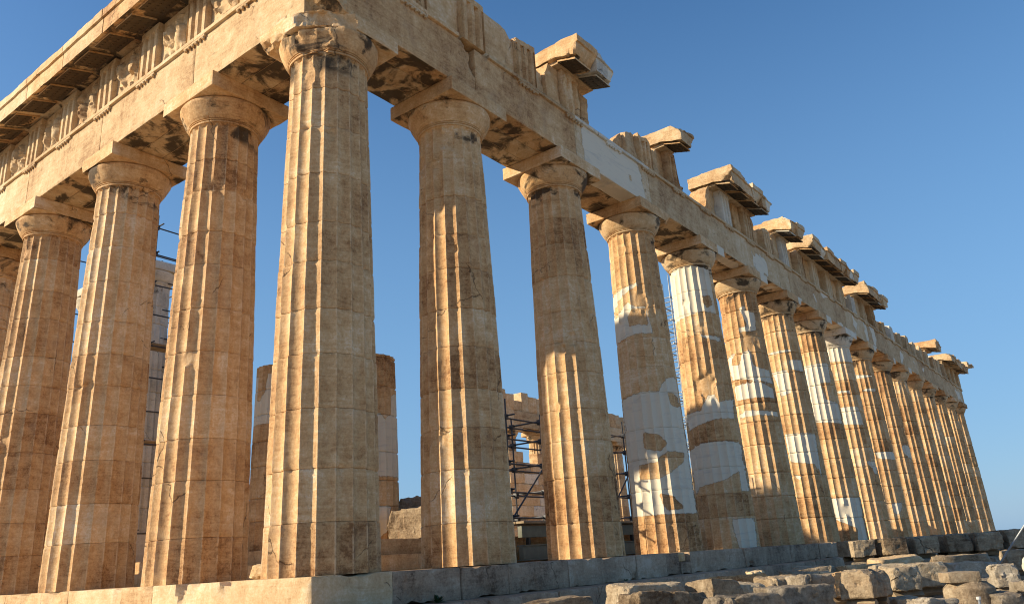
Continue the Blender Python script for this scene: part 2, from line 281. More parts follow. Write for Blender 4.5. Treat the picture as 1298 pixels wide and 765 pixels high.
def shaft_mesh(cx,cy,z0,H,rb,rt,seed,sub,dz,white=(),brown=(),drums=11,tilt=(.007,.007),chips=14,wear=1.0,top=False,ztop=None,bigchips=()):
    rg=np.random.RandomState(seed); zt=ztop or H
    joints=[H*k/drums+(rg.uniform(-.12,.12) if 0<k<drums else 0) for k in range(drums+1)]
    zs=[]; jw=.0045 if sub>10 else .008
    for a,b in zip(joints[:-1],joints[1:]):
        if a>=zt: break
        b=min(b,zt); n=max(2,int((b-a-.08)/dz)); zs+=[a+.0,a+jw,a+.035]+list(np.linspace(a+.07,b-.07,n))+[b-.035,b-jw]
    zs=np.array(zs+[zt]) ; dr=np.searchsorted(np.array(joints[1:-1]),zs,side='right')
    phi=np.concatenate([[-1,-.9],np.linspace(-.72,.72,sub-4),[.9,1]]); th=np.concatenate([R_(9+18*k)+(phi+1)/2*R_(18) for k in range(20)]); ph=np.tile(phi,20)
    nt=len(th);T,Z=np.meshgrid(th,zs);PH=np.tile(ph,(len(zs),1));D=np.tile(dr[:,None],(1,nt))
    tn=Z/H; R0=rb+(rt-rb)*tn+.015*np.sin(np.pi*tn)
    sc=R0/.95
    fade=1-sstep(H-.075,H-.03,Z) if not top else np.ones_like(Z)
    dep=.072*sc*(1-PH**2)*fade
    X=np.cos(T)*R0+cx;Y=np.sin(T)*R0+cy; P=np.stack([X,Y,Z+z0],-1).reshape(-1,3)
    # arris wear
    n1=fbm(P*np.array([3,3,2.2]),4,seed); n2=fbm(P*9,3,seed+3)
    ar=np.exp(-((1-np.abs(PH.ravel()))/.16)**2)
    er=ar*(.001+.016*np.clip(n1-.2,0,1.2)+.012*np.clip(n2-.1,0,1))*wear
    # joints between drums
    jd=np.min(np.abs(Z.ravel()[:,None]-np.array(joints[1:-1])[None,:]),axis=1) if drums>1 else 9
    jn=fbm(P*np.array([5,5,1]),3,seed+8)
    er=er+np.exp(-(jd/(.004 if sub>10 else .009))**2)*(.028 if sub>10 else .042)+np.exp(-(jd/.05)**2)*np.clip(jn-.35,0,1)*.06*wear
    rr=R0.ravel()-dep.ravel()-er+fbm(P*np.array([1.6,1.6,1.1]),3,seed+21)*.003*wear+n2*.0025
    rr=rr+np.array([rg.uniform(-.006,.006) for _ in range(drums+1)])[D.ravel()]
    # lost pieces of the surface
    bl=[(rg.uniform(0,2*np.pi),rg.uniform(.1,H),rg.uniform(.04,.17),rg.uniform(.02,.05)) for _ in range(chips)]+list(bigchips)
    for (a,z,s,d) in bl:
        da=(T.ravel()-a+np.pi)%(2*np.pi)-np.pi; dist=np.sqrt((da*R0.ravel())**2+((Z.ravel()-z)*.8)**2)/(s*(1+.55*fbm(P*4.5,3,seed+31)))
        cut=R0.ravel()-d*(1-sstep(.55,1.05,dist))*1.25-.02+n1*.012; rr=np.where(dist<1.05,np.minimum(rr,cut+.06*sstep(.75,1.05,dist)),rr)
    X=cx+tilt[0]*Z.ravel()+np.cos(T.ravel())*rr;Y=cy+tilt[1]*Z.ravel()+np.sin(T.ravel())*rr
    V=np.stack([X,Y,Z.ravel()+z0],1)
    # new-marble inserts, laid out on the weathered outer side of the shaft
    fd=math.atan2(CAM[1]-cy,CAM[0]-cx)
    u=(T.ravel()-fd+np.pi)%(2*np.pi)-np.pi; front=np.abs(u)<1.65; sv_=np.where(front,np.sin(np.clip(u,-1.57,1.57)),9)
    wm=np.full(len(V),-1.0)
    if white:
        Q=np.stack([sv_*.9,Z.ravel()],1)
        for pl in white: wm=np.maximum(wm,polysd(Q,[(a*.9,b) for a,b in pl]))
        for pl in brown: wm=np.minimum(wm,-polysd(Q,[(a*.9,b) for a,b in pl]))
        wm=np.where(wm==0,-1e-3,wm)
    tones=np.array([rg.uniform(-1,1) for _ in range(drums+1)])
    ft=np.array([rg.uniform(-1,1) for _ in range(20*(drums+1))]);fi=np.tile(np.repeat(np.arange(20),sub),len(zs))
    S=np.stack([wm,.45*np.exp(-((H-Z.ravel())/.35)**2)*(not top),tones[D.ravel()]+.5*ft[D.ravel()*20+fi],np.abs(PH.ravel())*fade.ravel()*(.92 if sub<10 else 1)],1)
    I=np.arange(len(V)).reshape(len(zs),nt);J=np.roll(I,-1,axis=1)
    F=np.stack([I[:-1],J[:-1],J[1:],I[1:]],-1).reshape(-1,4)
    if top:  # broken top of a stump
        rings=[];n=len(V)
        for q in (.8,.55,.3,.02):
            x=V[-nt:,:]; c=np.array([cx,cy,zt+z0]); p=c+(x-c)*[q,q,1]; p[:,2]=zt+z0+fbm(p*2.5,3,seed)*.08*(1-q)+.03; rings.append(p)
        V=np.concatenate([V]+rings);S=np.concatenate([S,np.tile([-1,0,0.,0],(nt*4,1))])
        I=np.arange(n-nt,n+4*nt).reshape(5,nt);J=np.roll(I,-1,axis=1);F=np.concatenate([F,np.stack([I[:-1],J[:-1],J[1:],I[1:]],-1).reshape(-1,4)])
    return V,F,S
def echinus_mesh(cx,cy,z0,rt,rr,seed,nt=80,blobs=(),soot=.7,h=.51):
    pr=[(rt-.05,-.06),(rt-.03,-.03),(rt+.028,-.024),(rt+.034,0),(rt+.034,.012),(rt+.012,.018),(rt+.014,.026),(rt+.044,.032),(rt+.046,.046),(rt+.024,.052),(rt+.028,.060),(rt+.056,.068),(rt+.062,.084)]
    for k in range(1,13):
        t=k/12; pr.append((rt+.062+(rr-rt-.062)*(t**.84),.082+(h-.082-.10)*t**1.12))
    pr+=[(rr+.008,h-.06),(rr+.002,h-.03),(rr-.03,h-.005),(rr-.10,h)]
    pr=np.array(pr);t=np.linspace(0,2*np.pi,nt,endpoint=False);T,K=np.meshgrid(t,np.arange(len(pr)))
    r=pr[K,0];z=pr[K,1]; P=np.stack([cx+np.cos(T)*r,cy+np.sin(T)*r,z0+z],-1).reshape(-1,3)
    n=fbm(P*3.3,4,seed); d=.012*n+.03*np.clip(fbm(P*2.1,3,seed+4)-.35,0,1)
    for (a,zz,s,dp) in blobs:
        da=(T.ravel()-a+np.pi)%(2*np.pi)-np.pi; ds=np.sqrt((da*r.ravel())**2+(z.ravel()-zz)**2)/(s*(1+.4*n)); d=d+dp*np.clip(1-ds,0,1)**.45
    r2=r.ravel()-d; V=np.stack([cx+np.cos(T.ravel())*r2,cy+np.sin(T.ravel())*r2,P[:,2]],1)
    I=np.arange(len(V)).reshape(len(pr),nt);J=np.roll(I,-1,axis=1);F=np.stack([I[:-1],J[:-1],J[1:],I[1:]],-1).reshape(-1,4)
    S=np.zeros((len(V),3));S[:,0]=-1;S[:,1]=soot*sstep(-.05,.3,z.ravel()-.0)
    return V,F,S
ORD=['first','second','third','fourth','fifth','sixth','seventh','eighth','ninth','tenth','eleventh','twelfth','thirteenth','fourteenth','fifteenth','sixteenth','seventeenth']
def column(cx,cy,label,group,seed,near,white=(),brown=(),rb=.945,rt=.73,tx=1,ty=1,ab='honey',ech='honey',achips=(),eblobs=(),mat='honey',bigchips=(),abwm=-1,chips=14):
    t=thing('doric_column',label,'column',(cx,cy,0),group)
    sub,dz={2:(11,.06),1:(9,.10),0:(8,.2)}[near]
    tl=(.007*tx,.007*ty)
    MB().add(*shaft_mesh(cx,cy,.0,HS,rb,rt,seed,sub,dz,white,brown,tilt=tl,bigchips=bigchips,chips=chips)).build('shaft',M[mat],t)
    ex,ey=cx+tl[0]*HS,cy+tl[1]*HS
    cap=MB().add(*echinus_mesh(ex,ey,HS,rt,.975,seed+2,{2:140,1:96,0:56}[near],eblobs,.5)).build('capital',M[ech],t)
    q=.985
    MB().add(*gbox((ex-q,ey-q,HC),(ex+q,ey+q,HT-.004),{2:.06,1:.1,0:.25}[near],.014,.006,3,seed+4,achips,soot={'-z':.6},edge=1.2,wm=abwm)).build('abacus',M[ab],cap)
    return t
# ---- near corner column
c225=R_(225)
column(1,1,'broadest, nearest column at the near corner of the temple with its capital broken','columns of the outer colonnade',11,2,rb=.965,rt=.75,
   achips=[((1.07-.985+.42,1.07-.985+.42,10.2),(-1,-1,-.15),.10),((.1,1.2,10.1),(-1,.2,-.8),.06)],eblobs=[(R_(205),.4,.42,.15),(R_(178),.42,.25,.10),(R_(232),.45,.30,.08)])
NL={1:('second column from the near corner along the shaded long side, tall and brown',2),
2:('third column from the near corner along the long side, plain brown with a black stained capital',2),
3:('fourth column from the near corner on the long side, with one big band of white marble repair',2),
4:('fifth column from the near corner on the long side, its neck and middle repaired in white marble',2),
5:('sixth column from the near corner on the long side, white repairs in its upper half',1),
6:('seventh column from the near corner on the long side, a wide white drum below its middle',1),
7:('eighth column from the near corner on the long side, white above its middle and at its foot',1),
8:('ninth column from the near corner on the long side, with a wholly white capital and neck',1)}
bigs={1:[(R_(215),9.2,.3,.05)],2:[(R_(222),5.2,.16,.07),(R_(205),5.0,.12,.05)],3:[(R_(200),6.7,.35,.05),(R_(215),7.2,.3,.04)],4:[(R_(200),5.2,.4,.07)],5:[(R_(215),7.6,.4,.05)]}
for i in range(1,17):
    lab,nr=NL.get(i,(f'{ORD[i]} column from the near corner along the long side, slender with the distance',0))
    if i==16: lab='farthest column, at the far right end of the long colonnade'
    ab='new' if i==8 else 'honey'
    awm=-1
    if 4<=i<=11 and i!=8:
        s=i*3.1
        awm=(lambda V0,cx=colx(i),s=s:(V0[:,0]-cx)*.8-.25+.35*np.sin(s)+0*V0[:,0])
    column(colx(i),1.0,lab,'columns of the outer colonnade',100+i*7,nr,WHITE.get(i,()),BROWN.get(i,()),tx=-1 if i==16 else 0,ab=ab,ech='new' if i==8 else ('pale' if i>=3 else 'honey'),bigchips=bigs.get(i,()),abwm=awm,chips=22 if i>2 else 12,
      achips=[((colx(i)+.9,.2,10.1),(.6,-1,-.7),.05)] if i%3==0 else ())
for i in range(1,8):
    lab=[None,'first column to the left of the near corner column, on the sunlit short side','second column left of the near corner column, under the carved band',
     'third column left of the near corner column, cut by the left edge of the picture','fourth column left of the near corner column, only its capital at the far left edge'][i] if i<5 else f'{["fifth","sixth","seventh"][i-5]} column left of the near corner column, outside the picture on the short side'
    column(1,coly(i),lab,'columns of the outer colonnade',300+i*5,2 if i<4 else 0,ty=-1 if i==7 else 0,
      achips=[((.35,coly(2)+.75,10.2),(-.9,1,-.2),.08)] if i==2 else (),bigchips=[(R_(215),6.4-i,.12,.05)])
# ---------------------------------------------------------------- temple platform
tp=thing('temple_platform','stepped marble platform under the colonnades with a long shaded edge','platform',(0,0,-.55))
rg=random.Random(4)
def course(edge,z0,z1,tag_):
    pass
x=0.0;xs=[0.0];pres=[1.63,3.3,4.65,6.7,8.1,9.6,11.1,11.9,12.5,16.2,17.9,20.2]
xs+=pres
while xs[-1]<67.5: xs.append(xs[-1]+rg.uniform(1.4,2.2))
xs.append(69.5)
for k,(a,b) in enumerate(zip(xs[:-1],xs[1:])):
    zt=-.004 if k!=8 else -.24
    ch=[]
    if k==0: ch=[((.03,.03,-.25),(-1,-1,.0),.02)]
    V=gbox((a+(.0 if k==0 else .006),(-.0,.012,-.01,.006)[k%4] if k!=7 else .03,-.55),(b-.008,2.0,zt-.006*(k%3)),.09 if a<25 else .3,.012,.006,2.2,500+k,ch,edge=1.5,blobs=[((rg.uniform(a,b),0,rg.choice([-.02,-.5])),rg.uniform(.08,.28),.06) for _ in range(3)])
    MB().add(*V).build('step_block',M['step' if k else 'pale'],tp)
MB().add(*gbox((11.95,.12,-.24),(12.45,1.9,-.006),.1,.015,.006,3,77)).build('step_block',M['honey'],tp)
ys=[2.0,3.3,4.4,5.5,7.6,8.8,10.6,12.2,14.1,16,18,20,22,24,26,28,30.88]
for k,(a,b) in enumerate(zip(ys[:-1],ys[1:])):
    ch=[]
    V=gbox((.0,a+.004,-.55),(2.0,b-.004,-.004),.08 if a<13 else .3,.014,.008,2.4,560+k,ch,edge=2.2,blobs=[((0,rg.uniform(a,b),-.02),rg.uniform(.12,.3),.07)]+([((0,a,-.02),.4,.14)] if k in (0,1) else []))
    MB().add(*V).build('step_block',M['pale'],tp)
for nm,o_,z0,z1 in (('lower_step',.70,-1.07,-.552),('lower_step',1.40,-1.6,-1.072)):
    m=MB();xx=-o_
    k=0
    while xx<69.5+o_:
        L_=rg.uniform(1.3,2.3); m.add(*gbox((xx+.004,-o_,z0),(min(xx+L_,69.5+o_)-.004,1.0,z1),.12 if xx<22 else .4,.03,.012,2.2,600+k,edge=2.0)); xx+=L_;k+=1
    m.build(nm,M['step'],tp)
    m=MB();yy=1.0
    while yy<30.9+o_:
        L_=rg.uniform(1.3,2.3); m.add(*gbox((-o_,yy+.004,z0),(1.0,min(yy+L_,31+o_)-.004,z1),.3,.03,.012,2.2,700+k,edge=2.0)); yy+=L_;k+=1
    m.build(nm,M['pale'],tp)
m=MB();m.add(*gbox((2.004,2.004,-.5),(67.4,28.8,-.012),1.2,.01,.0));m.add(*gbox((2.004,28.9,-.55),(69.5,30.88,-.012),1.2,.01));m.add(*gbox((67.5,2.01,-.55),(69.5,28.8,-.012),1.2,.01));m.build('paving',M['pale'],tp)
# ---------------------------------------------------------------- entablature builders (long-side frame: a along, b inwards)
def put(m,g,east):
    V,F,S=g
    return m.add(swap(V),F,S,True) if east else m.add(V,F,S)
def tri_fn(a0,b0,w):
    def fn(V,V0):
        u=(V0[:,0]-a0)/w; front=V0[:,1]<b0+1e-4
        z=V0[:,2]; cap=HF-.17
        def g(c,hw): return np.clip(1-np.abs(u-c)/hw,0,1)
        d=(g(0,.10)+g(1/3,.10)+g(2/3,.10)+g(1,.10))*.13; d=np.where((z<cap)&front,d,0)
        V=V.copy();V[:,1]+=d; return V
    return fn
def triglyph(parent,a0,east,top,seed,mat,amp=.008,w=.845,b0=.17,chips=()):
    u=np.array([0,.05,.10,.165,.2333,.3333,.4333,.5,.5667,.6667,.7667,.835,.90,.95,1.])*w+a0
    zz=np.unique(np.concatenate([np.arange(HA_+.004,min(top,HF-.17)-.02,.1),[min(top,HF-.17)-.001],np.array([HF-.168,HF-.08,top]) if top>HF-.1 else [top]]))
    m=MB();put(m,gbox((a0,b0,HA_+.004),(a0+w,b0+.75,top),.1,.008,amp,3.5,seed,chips,ax=[u,None,zz],fn=tri_fn(a0,b0,w),edge=1),east)
    return m.build('triglyph',mat,parent)
def metope(parent,a0,a1,east,top,seed,mat,relief=1,b0=.29):
    rg=np.random.RandomState(seed)
    caps=[]
    if relief:
        for f in range(2):
            cxm=a0+(a1-a0)*(.3+.4*f)+rg.uniform(-.08,.08); lean=rg.uniform(-.25,.25)
            caps+=[((cxm,HA_+.42),(cxm+lean,HA_+.92),.15),((cxm+lean,HA_+1.0),(cxm+lean*1.1,HA_+1.08),.09),((cxm,HA_+.42),(cxm-.2,HA_+.06),.08),((cxm,HA_+.42),(cxm+.18,HA_+.06),.08),((cxm+lean*.8,HA_+.85),(cxm+rg.uniform(-.4,.4),HA_+rg.uniform(.6,1.1)),.06)]
    def fn(V,V0):
        front=V0[:,1]<b0+1e-4;d=np.zeros(len(V))
        n=fbm(V0*5,3,seed)
        for p,q,r in caps:
            p=np.array(p);q=np.array(q);W=V0[:,[0,2]]-p;e=q-p;t=np.clip((W@e)/(e@e),0,1);ds=np.linalg.norm(W-t[:,None]*e,axis=1)/(r*(1+.5*n));d=np.maximum(d,np.sqrt(np.clip(1-ds**2,0,1))*r*1.0)
        d=d*(np.clip(n*2.2+.75,0,1)); d=np.where(front,d,0)
        V=V.copy();V[:,1]-=d;return V
    m=MB();put(m,gbox((a0+.004,b0,HA_+.004),(a1-.004,b0+.6,top),.045 if relief else .11,.01,.008,3,seed,fn=fn,edge=1),east)
    return m.build('metope',mat,parent)
def taenia(parent,a0,a1,east,mat,seed):
    m=MB();put(m,gbox((a0,.135,HA_-.10),(a1,.4,HA_-.001),(.12,.1,.05),.008,.004,3,seed,edge=2),east);return m.build('taenia',mat,parent)
def regula(parent,a0,east,mat,seed,n=6):
    m=MB();put(m,gbox((a0,.140,HA_-.16),(a0+.845,.22,HA_-.102),.2,.006,.002,3,seed),east)
    for k in range(n):
        if (seed*7+k*3)%11==0: continue
        c=a0+.845*(k+.5)/6; V,F=tube((c,.165,HA_-.215),(c,.165,HA_-.155),.038,8); m.add(swap(V) if east else V,F,(-1,.0,0),east)
    return m.build('regula',mat,parent)
SH=0.0
def architrave(parent,a0,a1,east,seed,mat,mat2,res=.1,wm=-1,chips=(),blobs=()):
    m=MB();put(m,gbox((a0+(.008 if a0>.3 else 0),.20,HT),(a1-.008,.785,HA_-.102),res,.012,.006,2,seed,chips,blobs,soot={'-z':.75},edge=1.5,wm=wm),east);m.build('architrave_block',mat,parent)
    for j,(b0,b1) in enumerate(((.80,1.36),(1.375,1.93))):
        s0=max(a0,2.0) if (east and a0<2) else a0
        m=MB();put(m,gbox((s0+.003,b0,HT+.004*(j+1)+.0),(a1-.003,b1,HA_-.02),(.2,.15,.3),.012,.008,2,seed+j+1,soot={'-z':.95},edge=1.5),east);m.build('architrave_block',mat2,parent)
def mutule(parent,a0,east,mat,seed,b_in=.12,b_out=-.48,w=.8):
    def fn(V,V0):
        V=V.copy();V[:,2]-= (.16-V0[:,1])*.30 ;return V
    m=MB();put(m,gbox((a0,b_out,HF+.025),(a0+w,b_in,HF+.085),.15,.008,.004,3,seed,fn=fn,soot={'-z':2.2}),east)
    for i in range(6):
        for j in range(3):
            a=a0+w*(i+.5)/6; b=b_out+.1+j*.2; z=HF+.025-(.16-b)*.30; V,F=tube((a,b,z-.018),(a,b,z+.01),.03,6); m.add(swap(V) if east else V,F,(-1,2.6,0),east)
    return m.build('mutule',mat,parent)
def cornice(parent,a0,a1,east,mat,seed,back=1.3,amp=.012,top=.44,chips=(),res=.1,name='cornice_block',blobs=(),wm=-1,out=-.60):
    """corona with sloping soffit"""
    zb=np.array([HF+.09,HF+.12,HF+.2,HF+.28,HF+.30,HF+.31,HF+.40,HF+.53,HF+top+.10])
    def fn(V,V0):
        V=V.copy(); lowk=np.clip((HF+.25-V0[:,2])/.16,0,1); b=V0[:,1]
        V[:,2]-=lowk*np.clip(.16-b,0,1)*.30
        crown=(V0[:,2]>HF+.305)&(b<out+.3); V[:,1]-=np.where(crown,.05,0)
        return V
    m=MB();put(m,gbox((a0+.004,out,HF+.09),(a1-.004,back,HF+top+.10),res,.015,amp,2.6,seed,chips,blobs,ax=[None,None,zb],fn=fn,soot={'-z':.9},edge=1.8,wm=wm),east)
    return m.build(name,mat,parent)
TR=[.17]+[colx(1)-.4225]                       # triglyph left edges on the long side
tl=[.17]
cent=[colx(i) for i in range(17)]
tri_long=[.17,(.17+.845+4.2675)/2-.4225]+[]
for i in range(1,16):
    tri_long.append(colx(i)-.4225)
    if i<15: tri_long.append((colx(i)+colx(i+1))/2-.4225)
tri_long+=[(colx(15)+.4225+68.485)/2-.4225,68.485]
tri_short=[.17,(.17+.845+4.2675)/2-.4225]
for i in range(1,7):
    tri_short.append(coly(i)-.4225)
    if i<6: tri_short.append((coly(i)+coly(i+1))/2-.4225)
tri_short+=[(coly(6)+.4225+29.865)/2-.4225,29.865]
# ---- short side (sunlit)
E_=thing('short_side_entablature','sunlit beam, carved frieze and overhanging cornice above the left row of columns','entablature',(1,0,HT))
yb=[.2]+[coly(i) for i in range(1,7)]+[30.7]
for k,(a,b) in enumerate(zip(yb[:-1],yb[1:])):
    architrave(E_,a,b,True,900+k*5,M['pale'],M['pale'],chips=[((.2,.2,11.5),(-1,-1,0),.02),((.25,.7,10.5),(-.3,-1,-1.2),.07)] if k==0 else ())
    taenia(E_,a,b,True,M['pale'],950+k)
for k,a in enumerate(tri_short):
    if k==0: continue
    triglyph(E_,a,True,HF,1000+k,M['pale']); regula(E_,a,True,M['pale'],1040+k)
for k,(a,b) in enumerate(zip(tri_short[:-1],tri_short[1:])): metope(E_,a+.845,b,True,HF,1080+k,M['pale'])
a=-.6;k=0
while a<31:
    b=a+2.15 if a>=0 else 1.2
    cornice(E_,a,min(b,31.4),True,M['honey' if k%2 else 'pale'],1120+k,out=-.62,back=1.0); a=b;k+=1
for k,a in enumerate(tri_short):
    mutule(E_,a+.02,True,M['honey'],1150+k,b_out=-.5)
    if k<len(tri_short)-1: mutule(E_,(a+tri_short[k+1])/2+.02,True,M['honey'],1180+k,b_out=-.5)
for k in range(13):  # remains of the upper course on the cornice edge
    a=1.2+2.3*k+.2*math.sin(k*5); MB().add(*(lambda g:(swap(g[0]),g[1][:,::-1],g[2]))(gbox((a,-.5,HF+.55),(a+[1.9,.7,1.4,2.1][k%4],.3,HF+.62+.07*((k*7)%3)),.15,.04,.03,3,1210+k,edge=2))).build('upper_course',M['pale'],E_)
for k in range(8):   # wall of the gable that still stands on the short side
    a=6.0+2.4*k; MB().add(*(lambda g:(swap(g[0]),g[1][:,::-1],g[2]))(gbox((a,.35,HF+.56),(a+2.39,1.0,HF+1.15+.45*(k in (3,4,5,6))),.4,.04,.03,2,1240+k,edge=2))).build('gable_block',M['pale'],E_)
# ---- long side (shaded)
N_=thing('long_side_entablature','long shaded beam and broken frieze above the right row of columns, partly white marble','entablature',(0,1,HT))
xb=[.2]+[colx(i) for i in range(1,16)]+[69.3]
def wl(V0): 
    # white repair in the second and third bay beam
    n=fbm(V0*1.7,3,5); return np.maximum(np.minimum(V0[:,0]-9.35+.2*n,12.8-V0[:,0]+.25*n-.35*(V0[:,2]-11)),-9)-.9*((np.hypot(V0[:,0]-12.0,V0[:,2]-10.95)<.17))
for k,(a,b) in enumerate(zip(xb[:-1],xb[1:])):
    ch=[];bl=[]
    w_=-1
    if k==0:
        a=.2; bl=[((4.55,.2,11.62),.42,.22),((4.69,.2,11.1),.3,.08)]; ch=[((.2,.2,11.5),(-1,-1,0),.02),((.7,.25,10.5),(-1,-.3,-1.2),.07)]
    if k in (2,3): w_=wl
    if k>3:
        w_=(lambda V0,s=k:fbm(V0*np.array([.75,.75,1.1]),3,s*3)-.38)
    architrave(N_,a,b,False,1300+k*5,M['honey' if k<2 else 'pale'],M['pale'],res=.09 if k<6 else .2,wm=w_,chips=ch,blobs=bl)
    if k==0: taenia(N_,.2,4.1,False,M['honey'],1395); taenia(N_,5.2,8.98,False,M['pale'],1396)
    elif k==1: pass
    else: taenia(N_,a,b,False,M['new' if k==2 else 'pale'],1400+k)
def seg_top(x):
    pts=[(0,13.13),(5.3,13.13),(6.0,13.12),(6.3,12.92),(6.45,12.98),(7.26,13.08),(7.4,12.8),(8.0,12.68),(8.05,13.1),(9.2,13.1),(10.15,12.75),(10.25,11.92),(11.3,12.0),(11.6,12.15),(12.3,12.75),(13.2,12.9),(14.2,12.75),(14.45,13.1),(15.5,13.1),(15.6,12.0),(17.9,12.0),(18.3,12.8),(18.7,13.1),(22.7,13.1),(22.9,12.75),(24.9,12.9),(25.2,13.1),(27.0,13.1),(27.2,12.8),(28.2,13.1),(35.8,13.1),(36,12.7),(37.5,12.8),(37.8,13.1),(42,13.1),(42.2,12.5),(45,12.8),(47,12.6),(49,12.9),(52,12.75),(55,12.9),(58,12.8),(61.5,13.0),(62,13.1),(69.4,13.1)]
    return float(np.interp(x,[p[0] for p in pts],[p[1] for p in pts]))
def topfn(fn0,top):
    def fn(V,V0):
        V=fn0(V,V0) if fn0 else V.copy()
        s=np.interp(V0[:,0],XS_,ZS_); h=(V0[:,2]-HA_)/(top-HA_); V[:,2]=HA_+(V[:,2]-HA_)*np.clip((s-HA_+.10*fbm(V0*np.array([3,3,0])+7,3,3)*(s<13.05))/(top-HA_),.03,1.0)
        return V
    return fn
XS_=np.arange(0,69.6,.05);ZS_=np.array([seg_top(x) for x in XS_])
for k,a in enumerate(tri_long):
    s=seg_top(a+.4)
    if s<12.1: pass
    else:
        u=np.array([0,.05,.10,.165,.2333,.3333,.4333,.5,.5667,.6667,.7667,.835,.90,.95,1.])*.845+a
        mt=M['new'] if k in (9,12,17,21) else M['honey' if k<8 else 'pale']
        rough=k>3 and k not in (9,12,17,21)
        zz=np.concatenate([np.linspace(HA_+.004,HF-.172,13),[HF-.168,HF-.09,HF]])
        m=MB();m.add(*gbox((a,.17,HA_+.004),(a+.845,.95,HF),.1,.01,.035 if rough else .01,3.5,1500+k,(),ax=[u,None,zz],fn=topfn(tri_fn(a,.17,.845),HF),edge=1));m.build('triglyph',mt,N_)
    if k and not (4.0<a<4.9): regula(N_,a,False,M['new' if 9<a<12.5 else 'pale'],1560+k)
    if k<len(tri_long)-1:
        a0=a+.845;a1=tri_long[k+1];md=(a0+a1)/2
        sp=[(a0,a1)] if k<3 else [(a0,md),(md,a1)]
        for q,(p0,p1) in enumerate(sp):
            if seg_top((p0+p1)/2)<12.1 : continue
            b0=.29 if k<3 else .32+.12*((k+q)%2)
            m=MB();m.add(*gbox((p0+.006,b0,HA_+.004),(p1-.006,1.0,HF),.09,.015,.012 if k<3 else .05,2.6,1600+k*2+q,fn=topfn(None,HF),edge=1.5));m.build('metope' if k<3 else 'backing_block',M['honey' if k<3 else ('honey' if (k+q)%3 else 'pale')],N_)
# ---- surviving cornice pieces on the long side
fr=[(8.15,10.3,'nearest cornice fragment standing alone on the broken frieze, with a white inset','nearest to the corner'),(14.5,15.55,'short cornice fragment perched on one triglyph, second from the corner',''),
(18.65,22.95,'long cornice fragment with white marble mended soffit, third from the corner',''),(25.1,27.1,'cornice fragment with a clean white end face, between two longer ones',''),(28.1,35.9,'longest cornice fragment, worn along its top edge',''),
(37.7,42.2,'cornice fragment just before the low ragged stretch of frieze',''),(56.0,58.3,'small single cornice block lying alone on the far ragged frieze',''),(62.0,69.9,'last cornice fragment at the far end of the long side','')]
for k,(a,b,lab,_) in enumerate(fr):
    t=thing('cornice_fragment',lab,'cornice',((a+b)/2,0,HF),'cornice fragments left on the long side')
    n=max(1,round((b-a)/1.07));w_=(b-a)/n
    for j in range(n):
        p0=a+j*w_;p1=p0+w_;sd=1800+k*20+j
        wm=-1
        if (k*3+j*5)%4==1: wm=(lambda V0,s=sd:fbm(V0*np.array([1.2,.8,1.2]),3,s)-.05)
        mt=M['pale'] if (j+k)%3 else M['honey']
        if k==0 and j==1: mt=M['new']
        ch=[]
        if j==0 and k in (0,2,4): ch=[((p0+.1,-.55,HF+.1),(-1,-.8,-1),.12)]
        if (j*7+k*3)%2: ch.append(((p0+(.3 if j%2 else .8),-.52,HF+.5),(.25*(1 if j%2 else -1),-1,1.1),.09))
        if (j*5+k)%3==0: ch.append((((p0+p1)/2,-.54,HF+.05),(.3,-1,-.8),.08))
        if j==n-1: ch.append(((p1-.1,-.5,HF+.12),(1,-.6,-.8),.12))
        cornice(t,p0,p1,False,mt,sd,back=1.15,amp=.035,chips=ch,res=.08 if a<30 else .15,wm=wm,top=.44 if (k+j)%3 else .38,out=-.60+.03*(j%2))
        if k<6: mutule(t,p0+.12,False,M['new' if wm!=-1 else 'honey'],sd+9,b_out=-.46,w=min(.8,w_-.2))
    rg_=random.Random(k+70)
    xx=a+.1
    while xx<b-.5 and k<6:
        L_=rg_.uniform(.4,1.1)
        if rg_.random()<.6: MB().add(*gbox((xx,-.45+rg_.uniform(0,.3),HF+.45),(min(xx+L_,b-.05),.7,HF+.56+rg_.uniform(.02,.13)),.08,.05,.04,3.5,1960+int(xx*5),edge=2)).build('crown_remnant',M['pale'],t)
        xx+=L_+rg_.uniform(.0,.6)
    MB().add(*gbox((a+.15,.12,HF-.02),(b-.15,.9,HF+.11),.2,.01,.01,3,1950+k)).build('bed_moulding',M['pale'],t)
t=thing('carved_waterspout','small broken corner carving jutting out beyond the far end of the roofline','carving',(70.0,-.2,HF+.4))
MB().add(*gbox((69.4,-.7,HF+.5),(70.6,.6,HF+1.0),.1,.1,.08,2.5,1990,edge=1.5)).build('carved_block',M['pale'],t)
MB().add(*gbox((70.5,-.9,HF+.55),(71.2,-.2,HF+.85),.1,.1,.08,2.5,1991,edge=1.5)).build('broken_spout',M['pale'],t)
